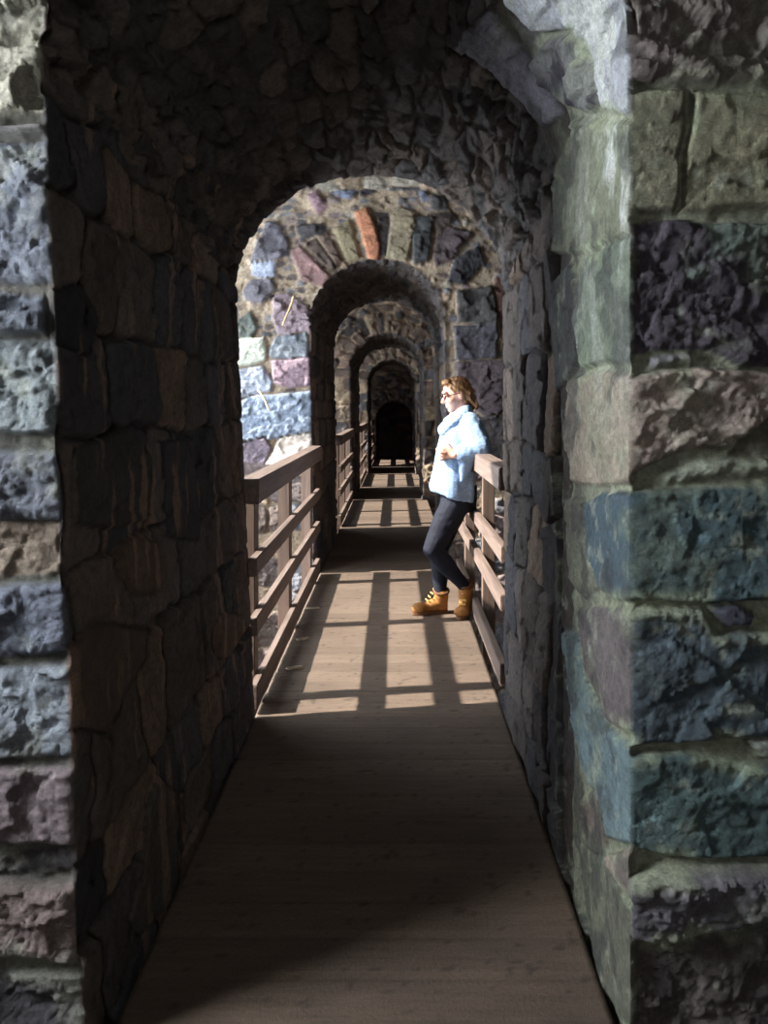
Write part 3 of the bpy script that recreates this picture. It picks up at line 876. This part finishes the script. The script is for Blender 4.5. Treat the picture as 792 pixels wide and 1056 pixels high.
YN, YF = 5.22, 5.42        # nearer and farther side of the body
hipN, hipF = wp(474, 515, 5.25), wp(474, 515, 5.42)
kneN, kneF = wp(446, 567, 5.22), wp(453, 566, 5.40)
ankN, ankF = wp(478, 603, 5.28), wp(454, 610, 5.38)
shN, shF = wp(484, 437, 5.15), wp(482, 437, 5.47)
elN, elF = wp(496, 465, 5.06), wp(486, 470, 5.50)
wrN, wrF = wp(470, 468, 5.05), wp(462, 471, 5.17)
hdN, hdF = wp(460, 466.5, 5.06), wp(452, 468, 5.10)

# body: head, neck, torso, arms, hands, legs in one skin surface
bm = bmesh.new()
hc = wp(470, 407, 5.30)
ry = math.radians(-14)
def hp(fx, fy, fz):     # head frame: fx forwards (towards -x), fz up
    v = Matrix.Rotation(ry, 3, 'Y') @ Vector((-fx, fy, fz))
    # turned a little towards the viewer
    v = Matrix.Rotation(math.radians(14), 3, 'Z') @ v
    return hc + v
ell(bm, hp(-.012, 0, .022), (.093, .073, .088))
ell(bm, hp(.028, 0, -.03), (.058, .054, .078))
ell(bm, hp(.056, 0, -.092), (.024, .026, .020))                   # chin
capsule(bm, hp(.078, 0, .012), hp(.104, 0, -.028), .009, .0125)      # nose
ell(bm, hp(.092, 0, -.032), (.013, .017, .009))
ell(bm, hp(.074, 0, .032), (.02, .05, .011))                       # brow
ell(bm, hp(.080, 0, -.058), (.011, .020, .0065)); ell(bm, hp(.077, 0, -.070), (.011, .018, .007))   # lips
for s in (-1, 1):
    ell(bm, hp(.055, s * .038, -.03), (.026, .02, .024))           # cheeks
    ell(bm, hp(.074, s * .030, .008), (.012, .014, .009))          # eyes
    ell(bm, hp(-.012, s * .076, -.01), (.018, .009, .031))         # ears
capsule(bm, hp(-.02, 0, -.05), wp(478, 440, 5.30), .052, .058)
loft(bm, [(wp(476, 436, 5.31), .06, .09), (wp(478, 446, 5.31), .095, .165), (wp(477, 470, 5.32), .105, .15), (wp(475, 492, 5.33), .10, .13),
          (wp(474, 512, 5.33), .115, .155), (wp(473, 524, 5.33), .105, .15)])
for a, e_, w_ in ((shN, elN, wrN), (shF, elF, wrF)):
    capsule(bm, a, e_, .048, .038); capsule(bm, e_, w_, .038, .025)
def hand(bm, w_, h_, up, side):
    """palm and five fingers; up = towards the knuckles' back, side = thumb side"""
    d = (h_ - w_).normalized(); s_ = side.normalized(); n_ = d.cross(s_).normalized()
    for k in range(4):
        o_ = s_ * (.030 - .020 * k)
        kn = w_ + d * (.088 - .006 * abs(k - 1)) + o_
        capsule(bm, w_ + o_ * .6, kn, .014, .0115)
        ln = (.040, .045, .042, .033)[k]
        p1 = kn + (d * .85 + n_ * .5 * up).normalized() * ln
        p2 = p1 + (d * .15 + n_ * up).normalized() * ln * .65
        p3 = p2 + (-d * .6 + n_ * .6 * up).normalized() * ln * .5
        capsule(bm, kn, p1, .0095, .0088, 10); capsule(bm, p1, p2, .0088, .008, 10); capsule(bm, p2, p3, .008, .007, 10)
    t0 = w_ + d * .03 + s_ * .026; t1 = t0 + (d * .7 + s_ * .75).normalized() * .04; t2 = t1 + (d + n_ * up * .5).normalized() * .032
    capsule(bm, t0, t1, .013, .0105, 10); capsule(bm, t1, t2, .0105, .0085, 10)
hand(bm, wrN, hdN, 1, Vector((.1, 0, 1)))
hand(bm, wrF, hdF, -1, Vector((.1, 0, 1)))
for h_, k_, a_ in ((hipN, kneN, ankN), (hipF, kneF, ankF)):
    capsule(bm, h_, k_, .078, .054); capsule(bm, k_, a_, .052, .035)
capsule(bm, ankN, ankN + Vector((.005, .01, -.05)), .034, .03)
capsule(bm, ankF, ankF + Vector((.01, .015, -.03)), .034, .03)
body = remesh('body', bm, SKIN, person, .0052, 2, origin=O)

# trousers
bm = bmesh.new()
capsule(bm, hipN + Vector((-.005, .0, .02)), hipN.lerp(kneN, .5) + Vector((-.012, 0, 0)), .103, .088)
capsule(bm, hipN.lerp(kneN, .5) + Vector((-.012, 0, 0)), kneN, .088, .067)
capsule(bm, kneN, kneN.lerp(ankN, .4) + Vector((.01, 0, -.012)), .066, .063); capsule(bm, kneN.lerp(ankN, .4) + Vector((.01, 0, -.012)), ankN, .062, .043)
capsule(bm, hipF + Vector((-.005, 0, .02)), kneF, .10, .066); capsule(bm, kneF, kneF.lerp(ankF, .35), .066, .064)
capsule(bm, kneF.lerp(ankF, .35), ankF, .063, .045)
loft(bm, [(wp(474, 500, 5.33), .118, .155), (wp(473, 514, 5.33), .128, .168), (wp(473, 526, 5.33), .118, .165)])
remesh('trousers', bm, NAVY, person, .008, 3, lambda c: (fbm(c, 9, 3, 3) * .006 + fbm(c * np.array([1, 1, 2.]), 20, 2, 5) * .002), origin=O)

# poncho sweater with a cowl and wide sleeves
bm = bmesh.new()
loft(bm, [(wp(477, 427, 5.31), .055, .07, .1), (wp(477.5, 431, 5.31), .085, .13, .1), (wp(476, 438, 5.31), .125, .185, .08), (wp(474, 452, 5.31), .138, .205, .05),
          (wp(469, 468, 5.31), .130, .205, 0), (wp(466.5, 488, 5.31), .136, .20, 0), (wp(465, 503, 5.31), .142, .20, .12), (wp(465, 511, 5.31), .138, .195, .25)])
capsule(bm, shN + Vector((.0, .03, -.01)), elN + Vector((-.012, .01, .015)), .088, .085)
capsule(bm, elN + Vector((-.015, .0, .012)), wp(477, 467, 5.06), .075, .056)
capsule(bm, shF + Vector((0, -.03, -.01)), elF, .085, .075)
capsule(bm, elF, wp(472, 471, 5.34), .07, .05)
# drooping sleeve hem and cape corner below the near forearm
loft(bm, [(wp(480, 468, 5.07), .066, .04), (wp(481, 480, 5.07), .050, .022), (wp(479, 490, 5.08), .030, .014), (wp(476, 497, 5.09), .008, .008)])
loft(bm, [(wp(476, 486, 5.17), .085, .06), (wp(478, 502, 5.18), .07, .06), (wp(479, 514, 5.20), .058, .06), (wp(480, 518, 5.20), .05, .05)])
def knit(c):
    w_ = fbm(c * np.array([1, 1, .35]), 16, 3, 31)
    return w_ * .012 + np.sin(c[:, 0] * 46 + c[:, 1] * 30 + fbm(c, 6, 2, 4) * 5) * .0035 * sstep(1.25, .9, c[:, 2])
remesh('poncho', bm, KNIT, person, .008, 3, knit, origin=O)

# rolled cowl collar: two slumped folds round the neck
bm = bmesh.new()
for (cx_, cy_, rx_, ry_, an, tr_) in ((472, 429, .088, .10, 30, .028), (469.5, 434.5, .108, .135, 34, .034), (475, 424, .064, .078, 26, .022)):
    c0 = wp(cx_, cy_, 5.295); M = Matrix.Rotation(math.radians(-an), 3, 'Y')
    pts = []
    for k in range(24):
        a = k * 2 * PI / 24
        pts.append(c0 + M @ Vector((math.cos(a) * rx_, math.sin(a) * ry_, .008 * math.sin(3 * a))))
    for k in range(24): capsule(bm, pts[k], pts[(k + 1) % 24], tr_ * (1 + .15 * math.sin(k)), tr_ * (1 + .15 * math.sin(k + 1)), 10)
remesh('cowl_collar', bm, KNIT, person, .0065, 2, lambda c: fbm(c * np.array([1, 1, 2.]), 24, 3, 61) * .006, origin=O)

# hair: cap over the skull, dark swept top, loose waves at the nape
bm = bmesh.new()
ell(bm, hp(-.026, 0, .040), (.094, .083, .082))
ell(bm, hp(-.058, 0, -.004), (.070, .082, .082))
ell(bm, hp(.036, 0, .092), (.044, .05, .026))
rng = random.Random(4)
for k in range(26):
    s = rng.uniform(-1, 1)
    p_ = hp(-.055 - .03 * rng.random(), s * .07, .02 - .03 * rng.random())
    for j in range(5):
        n_ = p_ + Vector((.014 + .010 * math.sin(j * 2 + k), .010 * math.cos(j * 1.7 + k), -.022))
        capsule(bm, p_, n_, .017 - .002 * j, .015 - .002 * j, 8); p_ = n_
for k in range(9):       # wind-blown ends
    p_ = hp(-.09, rng.uniform(-.05, .05), .05 - .02 * k * .5)
    for j in range(3):
        n_ = p_ + Vector((.017, rng.uniform(-.008, .008), -.006 - .003 * k * rng.random()))
        capsule(bm, p_, n_, .012 - .003 * j, .009 - .003 * j, 8); p_ = n_
remesh('hair', bm, HAIR, person, .0055, 1, lambda c: np.sin(c[:, 2] * 150 + c[:, 0] * 120 + fbm(c, 20, 2, 8) * 6) * .0022, origin=O)

# glasses
bm = bmesh.new()
for s in (-1, 1):
    c0 = [hp(.094 + 0 * k, s * .034 + .024 * math.cos(k * PI / 8), .008 + .019 * math.sin(k * PI / 8)) for k in range(16)]
    for k in range(16): capsule(bm, c0[k], c0[(k + 1) % 16], .0028, .0028, 8)
    capsule(bm, hp(.092, s * .058, .012), hp(-.008, s * .080, .008), .0028, .0028, 8)
capsule(bm, hp(.098, -.010, .012), hp(.098, .010, .012), .0028, .0028, 8)
for v in bm.verts: v.co -= O
bm_obj('glasses', bm, LINE, person, True)


def boot(toe, heel, ank, top, yaw, tip=0.0):
    """toe/heel on the ground, ankle shaft up to top"""
    bm = bmesh.new()
    d = (toe - heel); d.normalize()
    L_ = (toe - heel).length
    up = Vector((0, 0, 1))
    capsule(bm, heel + up * .045 + d * .035, heel + up * .040 + d * (L_ - .045), .040, .036)
    ell(bm, toe - d * .055 + up * .045, (.055, .046, .036))
    capsule(bm, heel + d * .045 + up * .05, top, .046, .052)
    capsule(bm, heel + d * .055 + up * .075, heel + d * .135 + up * .05, .046, .038)
    for v in bm.verts:
        if v.co.z < .022: v.co.z = .022
    b = remesh('boot', bm, TAN, person, .007, 2, origin=O)
    bs = bmesh.new()
    s_ = d.cross(up)
    outl = []
    for k in range(28):
        a = k * 2 * PI / 28
        x = math.cos(a); y = math.sin(a)
        wid = .043 if x > 0 else .037
        wid *= 1 - .12 * math.exp(-((x + .1) / .25) ** 2)
        outl.append(heel.lerp(toe, .5) + d * (x * (L_ / 2 + .004)) + s_ * (math.copysign(abs(y) ** .8, y) * wid))
    lo = [bs.verts.new(Vector((v.x, v.y, .003)) - O) for v in outl]; hi = [bs.verts.new(Vector((v.x, v.y, .028)) - O) for v in outl]
    for k in range(28): bs.faces.new((lo[k], lo[(k + 1) % 28], hi[(k + 1) % 28], hi[k]))
    bs.faces.new(lo[::-1]); bs.faces.new(hi)
    so = bm_obj('sole', bs, SOLE, b)
    ls = bmesh.new()
    for k in range(4):
        t = k / 3
        c0 = (heel + d * .15 + up * .092).lerp(heel + d * .095 + up * .16, t) 
        capsule(ls, c0 - s_ * .022, c0 + s_ * .022 + up * .006, .003, .003, 8)
        capsule(ls, c0 + s_ * .022, c0 - s_ * .022 + up * .006, .003, .003, 8)
    for v in ls.verts: v.co -= O
    lc = bm_obj('laces', ls, LACE, b, True)
    tag(lc, 'yellow laces')
    # padded collar
    cs = bmesh.new()
    ax = (top - (heel + d * .045 + up * .05)).normalized()
    x_ = ax.orthogonal().normalized(); y_ = ax.cross(x_)
    pts = [top + ax * .030 + (x_ * math.cos(k * PI / 8) + y_ * math.sin(k * PI / 8)) * .050 for k in range(16)]
    for k in range(16): capsule(cs, pts[k], pts[(k + 1) % 16], .010, .010, 8)
    for v in cs.verts: v.co -= O
    bm_obj('collar', cs, SOLE, b, True)
    return b


gt = lambda x, Y: Vector(((x - CX) * Y / F, Y, 0))
b1 = boot(gt(425, 5.34), gt(461, 5.42), ankF, wp(455, 613, 5.38), 0)
b2 = boot(gt(474, 5.20), gt(482, 5.40), ankN, wp(480, 606, 5.30), 0)

# ---------------------------------------------------------------- light
w = bpy.data.worlds.new('World'); sc.world = w; w.use_nodes = True
bg = w.node_tree.nodes['Background']
bg.inputs['Color'].default_value = (.62, .76, 1.0, 1); bg.inputs['Strength'].default_value = 1.1

sun = bpy.data.lights.new('sun', 'SUN'); sun.energy = 18; sun.angle = math.radians(1.0); sun.color = (1, .93, .84)
so = bpy.data.objects.new('sun', sun); COL.objects.link(so)
az = math.radians(9); tan_el = .75
dirv = Vector((math.cos(az), math.sin(az), -tan_el)).normalized()
so.rotation_euler = dirv.to_track_quat('-Z', 'Y').to_euler(); so.location = (-8, 2, 8)


def window_or_fill_light(loc, sx, sz, power, col=(.72, .84, 1.0), rz=0):
    l = bpy.data.lights.new('daylight', 'AREA'); l.shape = 'RECTANGLE'; l.size = sx; l.size_y = sz; l.energy = power; l.color = col  # the added rear fill carries this lamp name too
    o = bpy.data.objects.new('daylight', l); COL.objects.link(o); o.location = loc
    d = Vector((math.cos(rz), math.sin(rz), 0))
    o.rotation_euler = d.to_track_quat('-Z', 'Y').to_euler()
    return o


window_or_fill_light((-2.5, 1.0, 2.2), .7, 1.7, 240, (.94, .97, 1.0))
window_or_fill_light((.1, -2.2, 1.8), .8, 1.4, 27, (1.0, .97, .94), PI / 2)      # added fill behind the viewer, the wall has no opening there
window_or_fill_light((-2.6, 4.95, 1.8), 3.2, 3.8, 370, (.86, .93, 1.0))
window_or_fill_light((-2.6, 10.4, 1.7), 2.8, 3.4, 130, (.86, .93, 1.0))
window_or_fill_light((-2.6, 15.0, 1.7), 2.8, 3.2, 110, (.86, .93, 1.0))

# ---------------------------------------------------------------- camera and colour
cam = bpy.data.cameras.new('camera'); co = bpy.data.objects.new('camera', cam); COL.objects.link(co)
co.location = (0, 0, H); co.rotation_euler = (PI / 2, 0, 0)
cam.sensor_fit = 'HORIZONTAL'; cam.sensor_width = 36; cam.lens = F / 792 * 36
cam.shift_x = -(CX - 396) / 792; cam.shift_y = -(528 - CY) / 792
cam.clip_start = .05; cam.clip_end = 200
sc.camera = co
sc.view_settings.view_transform = 'Standard'; sc.view_settings.look = 'None'
sc.view_settings.exposure = 0; sc.view_settings.gamma = 1; sc.view_settings.use_curve_mapping = False
sc.cycles.use_denoising = True
sc.cycles.max_bounces = 8; sc.cycles.diffuse_bounces = 4
sc.cycles.sample_clamp_indirect = 6
